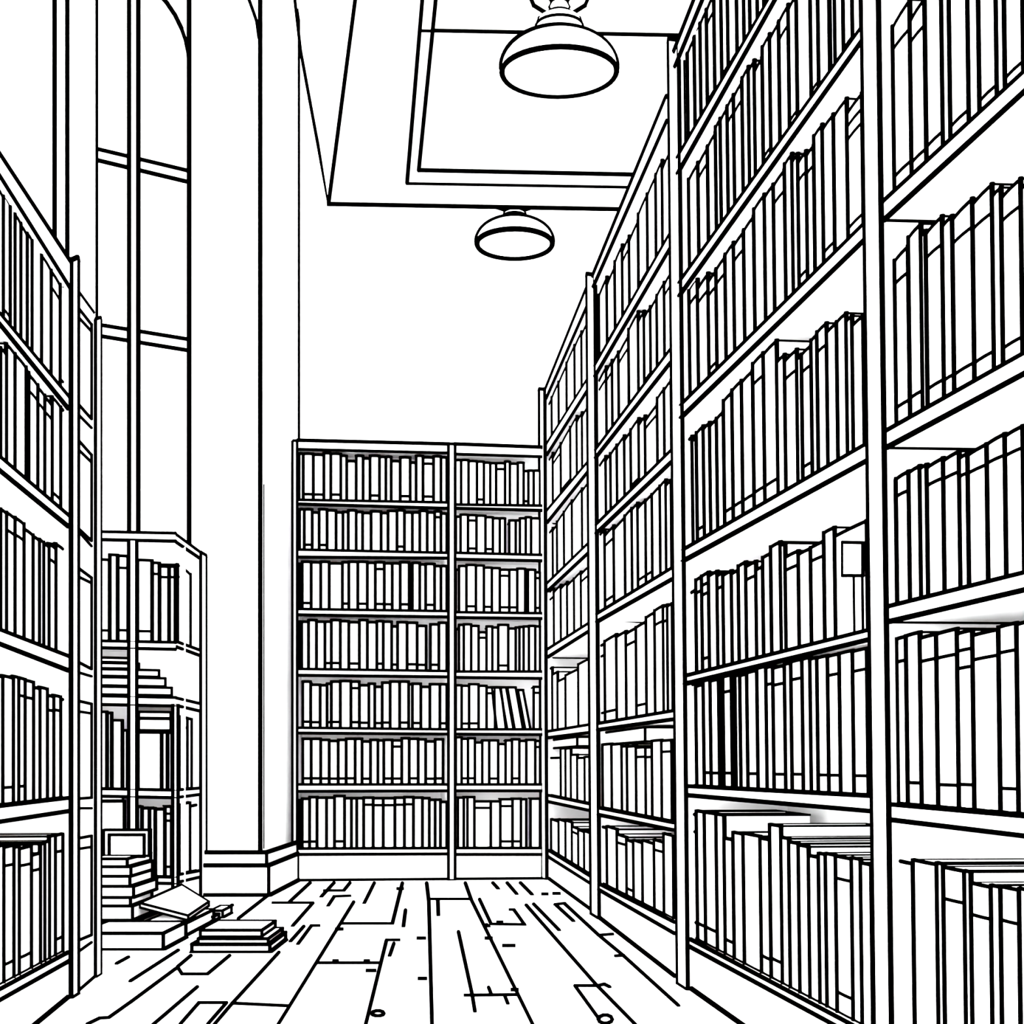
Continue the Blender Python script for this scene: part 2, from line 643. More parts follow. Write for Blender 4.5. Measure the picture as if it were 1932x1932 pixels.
def lathe(mb, c, prof, n=48, m=0):
    mb.rings([circle(c, r, z, n) for r, z in prof], m)


def rib(mb, c, prof, px):
    """outline arcs on both flanks of a turned shape"""
    side = Vector((CS, -SN, 0))
    for s in (-1, 1):
        mb.path([Vector((c.x, c.y, z)) + side * (s * r) for r, z in prof], px)


def dome_outline(mb, c, R, h, zc0, px):
    side = Vector((CS, -SN, 0))
    v = Vector((c.x, c.y, zc0 - HC)).normalized()
    vy, vz = math.hypot(v.x, v.y) / R, v.z / h
    l = math.hypot(vy, vz)
    fwd = Vector((v.x, v.y, 0)).normalized()
    pts = []
    for i in range(0, 33):
        t = math.pi * i / 32
        a, b = math.cos(t), math.sin(t)
        pts.append(Vector((c.x, c.y, zc0)) + side * (R * a) - fwd * (R * b * vz / l) + Vector((0, 0, h * b * vy / l)))
    mb.path(pts, px)


def lamp(px_x, rim_y, zcam, R, ceil_z, label, px, dome_h, neck, canopy):
    c = plan(px_x, zcam)
    rz = HC + (HY - rim_y) / F * zcam
    root = empty('ceiling_lamp', (c.x, c.y, rz), label, 'lamp', 'domed ceiling lamps')
    m = MB()
    prof = [(R, rz)] + [(R * math.cos(t), rz + dome_h * .12 + dome_h * .88 * math.sin(t)) for t in [math.pi / 2 * i / 12 for i in range(0, 11)]]
    prof.append((neck * .9, rz + dome_h))
    lathe(m, c, prof)
    dome_outline(m, c, R * 1.012, dome_h * .9, rz + dome_h * .12, px * 1.2)
    m.build('lamp_shade', [METAL, INK], parent=root)
    m = MB()
    m.path(circle(c, R, rz - .001, 48), px * 1.35, closed=True)
    lathe(m, c, [(R * .995, rz), (R * .95, rz - .001), (R * .95, rz + .008), (R * .995, rz + .006)])
    m.build('rim', [METAL, INK], parent=root)
    m = MB()
    m.face(circle(c, R * .945, rz + .003))
    m.build('diffuser', [BULB], parent=root)
    z0 = rz + dome_h * .97
    m = MB()
    pr = [(neck, z0 - .006), (neck, z0 + neck * .45), (neck * .88, z0 + neck * .75), (neck * .5, z0 + neck * .95)]
    lathe(m, c, pr)
    rib(m, c, pr, px)
    m.path(circle(c, neck * 1.01, z0 + neck * .45, 24), px * .7, closed=True)
    m.path(circle(c, neck * .5, z0 + neck * .95, 20), px * .8, closed=True)
    m.build('collar', [METAL, INK], parent=root)
    z1 = z0 + neck * .95
    m = MB()
    pr = [(neck * .32, z1), (neck * .42, z1 + neck * .28), (neck * .3, z1 + neck * .5), (neck * .55, z1 + neck * .75), (neck * .5, z1 + neck * 1.05), (neck * .2, z1 + neck * 1.2)]
    lathe(m, c, pr, 24)
    rib(m, c, pr, px * .8)
    m.path(circle(c, neck * .36, z1 + neck * .5, 16), px * .7, closed=True)
    m.line((c.x, c.y, z1), (c.x, c.y, z1 + neck * .5), px * .6)
    m.build('socket', [METAL, INK], parent=root)
    m = MB()
    pr = [(neck * .55, z1), (canopy * .85, z1 + neck * .35), (canopy, z1 + neck * .8), (canopy, z1 + neck * 1.3), (canopy * .8, z1 + neck * 1.7)]
    rib(m, c, pr, px)
    lathe(m, c, [(.012, z1), (.012, ceil_z)], 12)
    m.build('hanger', [METAL, INK], parent=root)
    m = MB()
    lathe(m, c, [(.06, ceil_z - .001), (.055, ceil_z - .03), (.012, ceil_z - .04)], 32)
    m.path(circle(c, .06, ceil_z - .006, 24), px * .6, closed=True)
    m.build('ceiling_rose', [METAL, INK], parent=root)
    ld = bpy.data.lights.new('lamp_light', 'POINT')
    ld.energy = .04
    ld.shadow_soft_size = .08
    lo2 = bpy.data.objects.new('lamp_light', ld)
    scene.collection.objects.link(lo2)
    lo2.parent = root
    lo2.location = (0, 0, -.12)
    return root, c, z0


R1 = .108 / 2.5 * 3.88
r1, c1, z1_ = lamp(1055, 136, 3.88, R1, ZS, 'large domed white ceiling lamp nearest the viewer', 7.2, .104, .066, .088)
m = MB()
side = Vector((CS, -SN, 0))
toc = Vector((-SN, -CS, 0))
cc = Vector((c1.x, c1.y, 0))
m.path([at(1084, 52, 3.80), at(1085, 60, 3.80), at(1080, 67, 3.80), at(1073, 69, 3.80)], 6)
m.build('pull_hook', [METAL, INK], parent=r1)
r1.rotation_mode = 'AXIS_ANGLE'
r1.rotation_axis_angle = (math.radians(5), CS, -SN, 0)     # this lamp hangs slightly askew
lamp(971, 460, 5.9, R1, ROOM_H, 'smaller looking domed ceiling lamp above the far bookcases', 7.0, .100, .05, .09)

# ------------------------------------------------------------------ right-hand row of bookcases
FA = Face(1035, 6.72, 1114, 5.32, .005)
FB = Face(1131, 5.03, 1273, 3.66, .008)
FC = Face(1299, 3.487, 1655, 2.19, .013)
FD = Face(1691, 2.1, 2040, 1.50, .013)
PA = Face(1023, 6.74, 1033.5, 6.70, .005)
PB = Face(1119, 5.18, 1134, 5.02, .007)
PC = Face(1283, 3.56, 1302, 3.46, .010)
PD = Face(1656, 2.19, 1687, 2.11, .013)


def zof(face, x, y):
    return face.hit(x, y)[1]


def ztops(face, xa, xb, y):
    return zof(face, xa, y), zof(face, xb, y)


sh = lambda xa, xb, ya, yb, la, lb: ((xa, ya), (xb, yb), (xa, la), (xb, lb))
bA, zA = bookcase('bookcase', FA, 'farthest white bookcase of the right-hand row, meeting the far wall cases',
                  [upright(PA, ztops(PA, 1023, 1033, 733), 6.5)],
                  [sh(1033, 1112, 835, 709, 856, 730), sh(1033, 1112, 962, 868, 985, 886), sh(1033, 1112, 1100, 1023, 1115, 1041), sh(1033, 1112, 1225, 1175, 1240, 1190),
                   sh(1033, 1112, 1380, 1367, 1392, 1382), sh(1033, 1113, 1500, 1517, 1512, 1529), sh(1033, 1115, 1603, 1654, 1615, 1667)],
                  sh(1036, 1110, 722, 540, 742, 575), ((1035, 1610), (1114, 1660)), px=5.5)
bB, zB = bookcase('bookcase', FB, 'second bookcase from the far wall in the right-hand row',
                  [upright(PB, ztops(PB, 1114, 1129, 511), 8)],
                  [sh(1128, 1266, 680, 437, 700, 465), sh(1128, 1268, 843, 655, 858, 680), sh(1128, 1268, 987, 848, 1003, 870), sh(1128, 1269, 1157, 1071, 1172, 1092),
                   sh(1128, 1270, 1365, 1341, 1377, 1357), sh(1130, 1271, 1524, 1552, 1537, 1566), sh(1130, 1275, 1667, 1741, 1678, 1762)],
                  sh(1126, 1266, 508, 168, 530, 215), ((1131, 1672), (1275, 1750)), px=7.0)
bC, zC = bookcase('bookcase', FC, 'third bookcase from the far wall in the right-hand row, seen almost whole',
                  [upright(PC, ztops(PC, 1272, 1290, 62), 8)],
                  [sh(1291, 1445, 275, 8, 305, 30), sh(1291, 1625, 520, 52, 545, 78), sh(1291, 1628, 758, 424, 782, 455), sh(1293, 1630, 1035, 840, 1056, 872),
                   sh(1293, 1633, 1275, 1190, 1290, 1208), sh(1295, 1641, 1483, 1502, 1500, 1530), sh(1297, 1605, 1769, 1932, 1783, 1950)],
                  sh(1288, 1400, 65, -220, 97, -175), ((1297, 1778), (1605, 1942)), px=8.3)
bD, zD = bookcase('bookcase', FD, 'nearest bookcase of the right-hand row, cut off by the right edge',
                  [upright(PD, 2.44, 10, out=.002)],
                  [sh(1672, 1932, -70, -470, -40, -430), sh(1672, 1932, 375, 135, 411, 173), sh(1675, 1932, 811, 666, 843, 705), sh(1680, 1932, 1143, 1080, 1172, 1113),
                   sh(1685, 1932, 1518, 1540, 1547, 1577), sh(1690, 1932, 2010, 2160, 2040, 2190)],
                  sh(1672, 1932, -520, -960, -480, -910), ((1690, 2030), (1932, 2180)), px=9.3)
# the uprights also close the right side of each case
GA, GB, GC, GD = ('books on the farthest right bookcase', 'books on the second right bookcase', 'books on the third right bookcase', 'books on the nearest right bookcase')
CA, CB, CC, CD = 'farthest right bookcase', 'second right bookcase', 'third right bookcase', 'nearest right bookcase'
rows = [
    (FC, zC, CC, GC, [
        ([1291, 1298, 1311, 1322, 1334, 1348, 1361, 1373, 1390, 1403, 1414, 1428, 1440], [103, 86, 52, 32, 4, -25, -55, -60, -90, -120, -140, -170], '....x.bb....'),
        ([1300, 1318, 1336, 1351, 1360, 1373, 1385, 1401, 1413, 1424, 1439, 1453, 1470, 1488, 1503, 1529, 1543, 1564, 1574, 1590, 1607, 1623],
         [323, 294, 263, 232, 215, 190, 168, 137, 124, 122, 77, 58, 25, 4, -30, -50, -70, None, -90, -110, -130], '.t...tt...b.tb.b.b.b.'),
        ([1292, 1301, 1317, 1337, 1352, 1369, 1385, 1404, 1423, 1443, 1460, 1481, 1495, 1506, 1522, 1536, 1552, 1573, 1598, 1627],
         [540, 533, 530, 521, 496, 469, 450, 421, 381, 360, 335, 300, 298, 296, 284, 246, 230, 203, 195], '.ttxt.t...t..xt.b.d'),
        ([1293, 1307, 1315, 1328, 1340, 1353, 1366, 1382, 1400, 1421, 1441, 1466, 1481, 1504, 1513, 1531, 1542, 1560, 1579, 1597, 1608, 1629],
         [830, 828, 810, 803, 797, 783, 748, 727, 710, 676, 655, 676, 670, 674, 660, 637, 618, 618, 599, 601, 605], '..b...bbbxb.t.x.t....'),
        ([1303, 1314, 1325, 1338, 1354, 1365, 1381, 1394, 1408, 1427, 1440, 1455, 1473, 1482, 1507, 1530, 1555, 1575, 1636],
         [1116, 1091, 1083, 1082, 1083, 1081, 1079, 1064, 1064, 1072, 1048, 1027, 1027, 1045, 1040, 1027, 1000, 997], '.td.t...t....t.t..'),
        ([1293, 1304, 1314, 1328, 1341, 1357, 1365, 1381, 1388, 1397, 1410, 1429, 1446, 1459, 1481, 1493, 1514, 1529, 1542, 1562, 1584, 1609, 1636],
         [1291, 1291, 1293, 1283, 1283, None, 1275, None, 1274, 1273, 1267, 1259, 1258, 1258, 1252, 1246, 1242, 1242, 1239, 1236, 1230, 1226], '...bb.x...b.tx.x..bx.x'),
        ([1298, 1315, 1330, 1352, 1367, 1384, 1403, 1435, 1453, 1474, 1489, 1507, 1526, 1545, 1558, 1577, 1607, 1624, 1644],
         [1536, 1531, 1534, 1537, 1583, 1572, 1575, 1583, 1557, 1581, 1590, 1596, 1616, 1611, 1612, 1618, 1620, 1630], 'xbb.b..bb......x..'),
    ]),
    (FD, zD, CD, GD, [
        ([1684, 1717, 1745, 1776, 1790, 1825, 1845, 1878, 1893, 1928, 1960], [-420, -440, -470, -500, -520, -540, -560, -580, -600, -620], '.'),
        ([1684, 1717, 1745, 1776, 1790, 1825, 1845, 1878, 1893, 1928, 1960], [25, 18, -40, -60, -60, -80, -100, -120, -140, -160], 'xxb.b.b.b.'),
        ([1688, 1714, 1738, 1747, 1778, 1797, 1835, 1872, 1889, 1926, 1960], [478, 435, 440, 424, 417, 394, 366, 362, 355, 340], 'xb.xbxx.x.'),
        ([1677, 1691, 1715, 1736, 1749, 1780, 1810, 1826, 1862, 1896, 1930, 1960], [911, 896, 885, 880, 873, 860, 860, 848, 828, 813, 806], 'tt..tttttt.'),
        ([1692, 1710, 1736, 1767, 1806, 1835, 1884, 1918, 1960], [1203, 1196, 1200, 1191, 1192, 1193, 1179, 1173], 'tbtxdtx.'),
        ([1694, 1723, 1768, 1780, 1820, 1832, 1870, 1888, 1923, 1960], [1627, 1627, 1629, 1640, 1644, 1670, 1672, 1676, 1680], 'b..t.t.t.'),
    ]),
    (FB, zB, CB, GB, [
        ([1131, 1146, 1161, 1175, 1188, 1205, 1222, 1238, 1250, 1267], [540, 520, 478, 460, 435, 385, 350, 316, 300], '.b.t.b...'),
        ([1130, 1145, 1156, 1168, 1187, 1205, 1216, 1228, 1240, 1254, 1267], [706, 690, 675, 650, 605, 597, 589, 572, 545, 525], 'tt.t..b..t'),
        ([1129, 1144, 1153, 1165, 1179, 1191, 1206, 1218, 1241, 1254, 1267], [872, 862, 848, 832, 822, 800, 793, 778, 742, 726], '.....b.t..'),
        ([1129, 1142, 1159, 1180, 1193, 1204, 1219, 1231, 1246, 1257, 1267], [1006, 1001, 987, 966, 955, 951, 939, 925, 911, 911], '.x...bb...'),
        ([1128, 1142, 1164, 1182, 1201, 1220, 1236, 1252, 1260, 1269], [1218, 1203, 1196, 1190, 1178, 1160, 1147, 1143, 1141], 'xb.tb.tt.'),
        ([1128, 1138, 1155, 1174, 1184, 1201, 1219, 1231, 1249, 1268], [1412, 1404, 1404, 1408, 1408, 1410, 1410, 1397, 1397], '.....tt.t'),
        ([1128, 1146, 1165, 1183, 1196, 1213, 1235, 1253, 1271], [1560, 1562, 1577, 1587, 1588, 1589, 1587, 1575], '..tb..t.'),
    ]),
    (FA, zA, CA, GA, [
        ([1034, 1042, 1055, 1070, 1085, 1098, 1111], [760, 735, 705, 668, 640, 618], '.'),
        ([1033, 1044, 1059, 1077, 1089, 1099, 1111], [865, 850, 822, 796, 787, 775], '.tb..'),
        ([1033, 1044, 1052, 1065, 1080, 1099, 1111], [1004, 995, 975, 955, 935, 918], '.'),
        ([1033, 1046, 1059, 1071, 1084, 1097, 1111], [1115, 1110, 1104, 1098, 1085, 1076], 't....'),
        ([1033, 1043, 1053, 1068, 1092, 1112], [1262, 1270, 1282, 1268, 1248], '.'),
        ([1033, 1059, 1068, 1078, 1090, 1104, 1113], [1430, 1412, 1412, 1424, 1430, 1428], '.'),
        ([1033, 1041, 1055, 1068, 1080, 1092, 1103, 1114], [1548, 1548, 1548, 1550, 1562, 1568, 1570], '....t..'),
    ]),
]
for face, zs, case, grp, rr in rows:
    for r, (xs, tops, bands) in enumerate(rr):
        queue_row(face, xs, tops, zs[r], case, r, px={CC: 8.6, CD: 9.5, CB: 7.0, CA: 5.6}[case], depth=.21, bands=bands,
                  below=(r >= len(rr) - 2), group=grp)

# ------------------------------------------------------------------ bookcases on the far wall
BL = Face(562, 6.60, 846, 6.67)
BR = Face(858, 6.675, 1021, 6.71)
PL_, PM_ = Face(552, 6.60, 561, 6.60), Face(845.5, 6.66, 858, 6.67)
bL, zL = bookcase('bookcase', BL, 'wide left bookcase standing against the far wall',
                  [upright(PL_, zof(PL_, 556, 832), 5), upright(PM_, zof(PM_, 851, 838), 5.5)],
                  [sh(565, 843, 943, 948, 951, 959), sh(565, 843, 1037, 1043, 1051, 1053), sh(565, 843, 1149, 1153, 1160, 1164), sh(565, 843, 1262, 1266, 1274, 1277),
                   sh(565, 843, 1373, 1376, 1383, 1385), sh(565, 843, 1480, 1480, 1493, 1492), sh(565, 843, 1601, 1600, 1612, 1611)],
                  sh(562, 846, 831, 838, 848, 855), ((562, 1608), (846, 1608)), px=5.2, end_line=False, depth=.15)
bR, zR = bookcase('bookcase', BR, 'narrow right bookcase standing against the far wall', [],
                  [sh(860, 1020, 952, 954, 959, 963), sh(860, 1020, 1043, 1047, 1055, 1058), sh(860, 1020, 1155, 1157, 1165, 1167), sh(860, 1020, 1267, 1267, 1278, 1280),
                   sh(860, 1020, 1376, 1376, 1385, 1386), sh(860, 1020, 1480, 1480, 1492, 1492), sh(860, 1020, 1600, 1600, 1612, 1612)],
                  sh(858, 1021, 838, 844, 857, 862), ((858, 1608), (1021, 1608)), px=5.2, end_line=False, depth=.15)
GL, GR = 'books on the wide far bookcase', 'books on the narrow far bookcase'
LROWS = [
    ([564, 572, 591, 611, 624, 643, 654, 672, 685, 698, 716, 728, 738, 755, 774, 785, 798, 818, 832, 843],
     [856, 856, 858, 855, 856, 860, 870, 860, 865, 860, 862, 862, 870, 863, 873, 860, 863, 861, 863], '.bb.b....b...b..x..'),
    ([565, 574, 589, 602, 617, 634, 647, 657, 672, 684, 700, 719, 732, 749, 763, 778, 792, 806, 820, 832, 843],
     [961, 961, 967, 961, 963, 967, 966, 963, 966, 968, 965, 968, 964, 963, 967, 967, 964, 967, 965, 969], '.b.b.........b....t..b..'),
    ([564, 570, 587, 605, 621, 646, 658, 675, 693, 708, 725, 740, 755, 772, 778, 792, 803, 820, 832, 843],
     [1064, 1060, 1061, 1060, 1063, 1061, 1060, 1060, 1062, 1061, 1063, 1063, 1061, 1064, 1062, 1065, 1064, 1068, 1068], '.b...b.b.xb.b...b..'),
    ([564, 569, 582, 597, 613, 625, 642, 658, 678, 693, 711, 723, 739, 750, 768, 787, 804, 812, 828, 843],
     [1173, 1173, 1170, 1173, 1173, 1170, 1172, 1174, 1170, 1174, 1172, 1173, 1182, 1174, 1175, 1181, None, 1178, 1175], '....bb.b..b.b.bb.b..'),
    ([562, 571, 586, 604, 617, 625, 642, 662, 678, 696, 707, 721, 736, 754, 771, 778, 794, 811, 830, 843],
     [None, 1286, 1292, 1293, 1290, 1286, 1285, 1286, 1293, 1290, 1296, 1288, 1286, 1286, 1291, 1290, 1296, 1291, 1291], '.bb.bb.xb.bb.b.b..b.'),
    ([562, 571, 587, 605, 621, 638, 653, 670, 683, 699, 713, 724, 740, 758, 772, 789, 803, 821, 836, 843],
     [None, 1394, 1394, 1396, 1398, 1396, 1394, 1394, 1399, 1396, 1397, 1396, 1397, 1393, 1394, 1395, 1399, 1395, None], '.bbbbbb.b..bx.b.bb.'),
    ([564, 570, 584, 598, 616, 631, 650, 663, 673, 686, 704, 723, 745, 763, 780, 797, 810, 821, 831, 843],
     [1510, 1507, 1504, 1505, 1505, 1502, 1506, 1506, 1506, 1505, 1506, 1506, 1505, 1504, 1505, 1506, 1509, 1509, 1513], '.bb..b...ttttt.....t'),
]
RROWS = [
    ([859, 870, 884, 900, 913, 925, 936, 953, 962, 977, 988, 997, 1007, 1019], [868, 868, 870, 871, 873, 874, 874, 871, 875, 873, 889, 888, 888], '...b..t...b.'),
    ([860, 869, 883, 899, 916, 930, 943, 953, 961, 973, 981, 992, 1002, 1019], [975, 971, 972, 973, 976, 978, 978, None, 982, 982, 978, 976, 978], '..x.b..t...'),
    ([860, 866, 880, 898, 913, 928, 943, 961, 976, 991, 996, 1010, 1019], [1075, 1068, 1066, 1067, 1071, 1072, 1075, 1075, 1073, 1075, 1075, 1080], '..b.b.xb...x'),
    ([860, 866, 875, 889, 903, 918, 929, 940, 959, 973, 980, 988, 998, 1010, 1019], [1187, 1179, 1178, 1181, 1193, 1182, 1184, 1179, 1186, 1184, 1183, 1182, 1181, 1182], '....t..b.....'),
    ([860, 871, 885, 903, 918, 934], [1293, 1294, 1291, 1294, 1297], '.bb.t'),
    ([860, 871, 883, 896, 910, 923, 940, 954, 966, 980, 993, 1010, 1019], [1391, 1394, 1393, 1401, 1397, 1397, 1404, 1397, 1395, 1398, 1396, 1398], '.bb..b..b..t'),
    ([864, 875, 882, 895, 926, 944, 967, 983, 993, 1001, 1019], [1505, 1504, 1504, 1512, 1512, 1508, 1507, 1508, None, 1507], '...t.xb...'),
]
for r, (xs, tops, bands) in enumerate(LROWS):
    queue_row(BL, xs, tops, zL[r], 'wide far bookcase', r, px=5.6, depth=.115, bands=bands, group=GL, d=.012)
for r, (xs, tops, bands) in enumerate(RROWS):
    queue_row(BR, xs, tops, zR[r], 'narrow far bookcase', r, px=5.0, depth=.115, bands=bands, group=GR, d=.012)
tl = BR.hit(950, 1300)[0] - BR.hit(964, 1300)[0]
queue_row(BR, [937, 955], [1297], zR[4], 'narrow far bookcase', 4, depth=.115, px=5.6, bands='.', shift=tl * .7, group=GR, d=.012)
queue_row(BR, [957, 969], [1297], zR[4], 'narrow far bookcase', 4, depth=.115, px=5, bands='.', shift=tl, group=GR, d=.012)
queue_row(BR, [971, 987], [1297], zR[4], 'narrow far bookcase', 4, depth=.115, px=5, bands='.', shift=tl, group=GR, d=.012)
queue_row(BR, [991, 1001], [1302], zR[4], 'narrow far bookcase', 4, depth=.115, px=5, bands='.', shift=tl, group=GR, d=.012)
queue_row(BR, [1007, 1019], [1296], zR[4], 'narrow far bookcase', 4, depth=.115, px=5, bands='t', group=GR, d=.012)
for B, j in zip(SHELF_BOOKS[-5:], range(5, 10)):
    B['k'], B['n'] = j, 10

# ------------------------------------------------------------------ left-hand bookcase
FLc = Face(-75, 2.42, 128, 3.33)
PLc = Face(125, 3.34, 138, 3.40)
FE = Face(143, 3.42, 176, 3.66)
PE = Face(176, 3.66, 186, 3.72)


def end_panel(root):
    m = MB()
    zt = FE.zline((145, 546), (180, 594))
    A = FE.box(0, FE.L, 0, .27, 0, zt(0), 0, zt(FE.L))
    m.hexa(A)
    m.line(A[4], A[5], 6.5)
    m.line(A[0], A[1], 9)
    for (ya, yb, yc, yd) in ((578, 612, 760, 790), (828, 858, 995, 1020), (1070, 1090, 1248, 1262), (1322, 1328, 1507, 1505), (1582, 1577, 1775, 1764)):
        P = []
        for (x, y) in ((146, ya), (172.5, yb), (172.5, yd), (146, yc)):
            u, z = FE.hit(x, y, -.003)
            P.append(FE.pt(u, -.003, z))
        m.path(P, 5.5, closed=False)
    for (ya, yb) in ((596, 625), (780, 807), (1000, 1030), (846, 872), (1087, 1100), (1268, 1276), (1342, 1346), (1525, 1525), (1602, 1598), (1797, 1778)):
        P = []
        for (x, y) in ((146, ya), (172.5, yb)):
            u, z = FE.hit(x, y, -.003)
            P.append(FE.pt(u, -.003, z))
        m.path(P, 5)
    m.build('end_panel', [WOOD, INK], parent=root)


bE, zE = bookcase('bookcase', FLc, 'white bookcase at the left edge with a narrow panelled end',
                  [upright(PLc, ztops(PLc, 131, 145, 496), 9, out=.012), end_panel, upright(PE, ztops(PE, 176, 186, 600), 6)],
                  [sh(0, 125, 592, 743, 612, 766), sh(0, 125, 862, 969, 888, 990), sh(0, 124, 1188, 1236, 1215, 1263), sh(0, 124, 1521, 1506, 1550, 1531), sh(0, 124, 1866, 1799, 1886, 1816)],
                  sh(0, 126, 298, 489, 338, 538), ((0, 1876), (124, 1808)), px=8, end_line=False)
GE = 'books on the left-hand bookcase'
EROWS = [
    ([-9, 5, 18, 27, 38, 50, 59, 77, 95, 112, 125], [360, 375, 390, 412, 433, 445, 460, 494, 523, 540], '.b......tb.'),
    ([-8, 0, 11, 27, 48, 53, 70, 83, 97, 113, 125], [650, 662, 658, 680, 700, 716, 738, 756, 757, 775], '.....tttb..'),
    ([-12, 0, 11, 27, 44, 61, 73, 81, 91, 104, 122], [955, 964, 972, 982, 1003, 1015, 1020, 1028, 1030, 1032], '..tt....t.'),
    ([-12, 4, 24, 34, 46, 62, 74, 88, 100, 113, 125], [1275, 1277, 1277, 1280, 1285, 1298, 1298, 1313, 1313, 1320], '.b.xt..tt.'),
    ([-8, 6, 25, 35, 58, 75, 83, 92, 103, 117, 125], [1596, 1597, 1598, 1599, 1612, 1592, 1588, 1577, 1575, 1575], '.x.xt...x.'),
]
for r, (xs, tops, bands) in enumerate(EROWS):
    queue_row(FLc, xs, tops, zE[r], 'left-hand bookcase', r, px=8, depth=.21, bands=bands, below=(r >= 3), group=GE)

# ------------------------------------------------------------------ corner bookcase below the window
K1 = Face(150, 5.09, 331, 5.2)
K2 = Face(333, 5.22, 376, 5.80)
corner = empty('bookcase', K1.pt(0, 0, 0), 'low bookcase in the corner below the arched window, behind the floor pile', 'bookcase')
ktop = zof(K1, 300, 1007)
dK = .16


def kboard(name, y1, l1, y2a, y2b, l2a, l2b):
    m = MB()
    up1, lo1 = K1.zline((187, y1), (330, y1 + 3)), K1.zline((187, l1), (330, l1 + 3))
    A = K1.box(0, K1.L, 0, dK, lo1(0), up1(0), lo1(K1.L), up1(K1.L))
    m.hexa(A)
    m.line(A[4], A[5], 6)
    m.line(A[0], A[1], 6.5)
    up2, lo2 = K2.zline((337, y2a), (375, y2b)), K2.zline((337, l2a), (375, l2b))
    B = K2.box(0, K2.L, 0, dK, lo2(0), up2(0), lo2(K2.L), up2(K2.L))
    m.hexa(B)
    m.line(B[4], B[5], 6)
    m.line(B[0], B[1], 6)
    m.line(A[5], B[4], 6)
    m.line(A[1], B[0], 6)
    m.build(name, [WOOD, INK], parent=corner)
    return up1, up2


kboard('top_board', 1003, 1018, 1012, 1040, 1026, 1052)
k1 = kboard('shelf', 1209, 1222, 1212, 1226, 1222, 1236)
k2 = kboard('shelf', 1313, 1329, 1318, 1327, 1332, 1341)
k3 = kboard('shelf', 1488, 1502, 1490, 1487, 1504, 1499)
k4 = kboard('shelf', 1652, 1664, 1650, 1643, 1664, 1655)
for (fa, x0, x1, y0, y1, nm) in ((K1, 243, 258, 1019, 1661, 'upright'), (K1, 326, 336, 1330, 1664, 'upright')):
    m = MB()
    u0, zt = fa.hit(x0, y0, -.006)
    u1, zb = fa.hit(x1, y1, -.006)
    A = fa.box(u0, u1, -.006, dK, 0, zt, 0, zt)
    m.hexa(A)
    m.line(A[0], A[4], 6.5)
    m.line(A[1], A[5], 6.5)
    m.build(nm, [WOOD, INK], parent=corner)
PK = Face(376, 5.81, 386, 5.9)
upright(PK, zof(PK, 383, 1046), 6, depth=dK)(corner)
m = MB()
m.hexa(K1.box(0, K1.L + .05, dK, dK + .01, 0, ktop - .02, 0, ktop - .02))
m.hexa(K2.box(.25, K2.L + .05, dK, dK + .01, 0, ktop - .02, 0, ktop - .02))
m.build('back_panel', [WOOD], parent=corner)
GK = 'books on the corner bookcase'
KC = 'corner bookcase'


def kq(face, xs, tops, zb, row, bands='.', k0=0, n=99, **kw):
    s = len(SHELF_BOOKS)
    queue_row(face, xs, tops, zb, KC, row, px=6.8, depth=.12, bands=bands, group=GK, **kw)
    for j, B in enumerate(SHELF_BOOKS[s:]):
        B['k'], B['n'] = B['k'] + k0, n


kq(K1, [168, 187, 207, 222, 242], [1056, 1056, 1047, 1049], k1[0], 0, '.b.x', 0)
kq(K1, [259, 287, 301, 319, 331], [1057, 1062, 1069, 1069], k1[0], 0, 'bttt', 4)
kq(K2, [334, 346, 358], [1070, 1078], k1[1], 0, 't.', 8)
kq(K1, [165, 187, 202, 211, 231, 241], [1343, 1343, 1345, 1359, 1378], k3[0], 2, '.', 0)
kq(K1, [260, 305, 316, 325], [1382, 1382, 1382], k3[0], 2, '.', 5)
kq(K2, [337, 352, 360], [1353, 1356], k3[1], 2, 't.', 8)
kq(K1, [165, 187, 235], [1512, 1512], k4[0], 3, '..', 0, below=True)
kq(K1, [259, 268, 282, 293, 311, 324], [1522, 1525, 1525, 1527, 1522], k4[0], 3, '....d', 2, below=True)
kq(K2, [337, 357, 372], [1516, 1520], k4[1], 3, '..', 7)


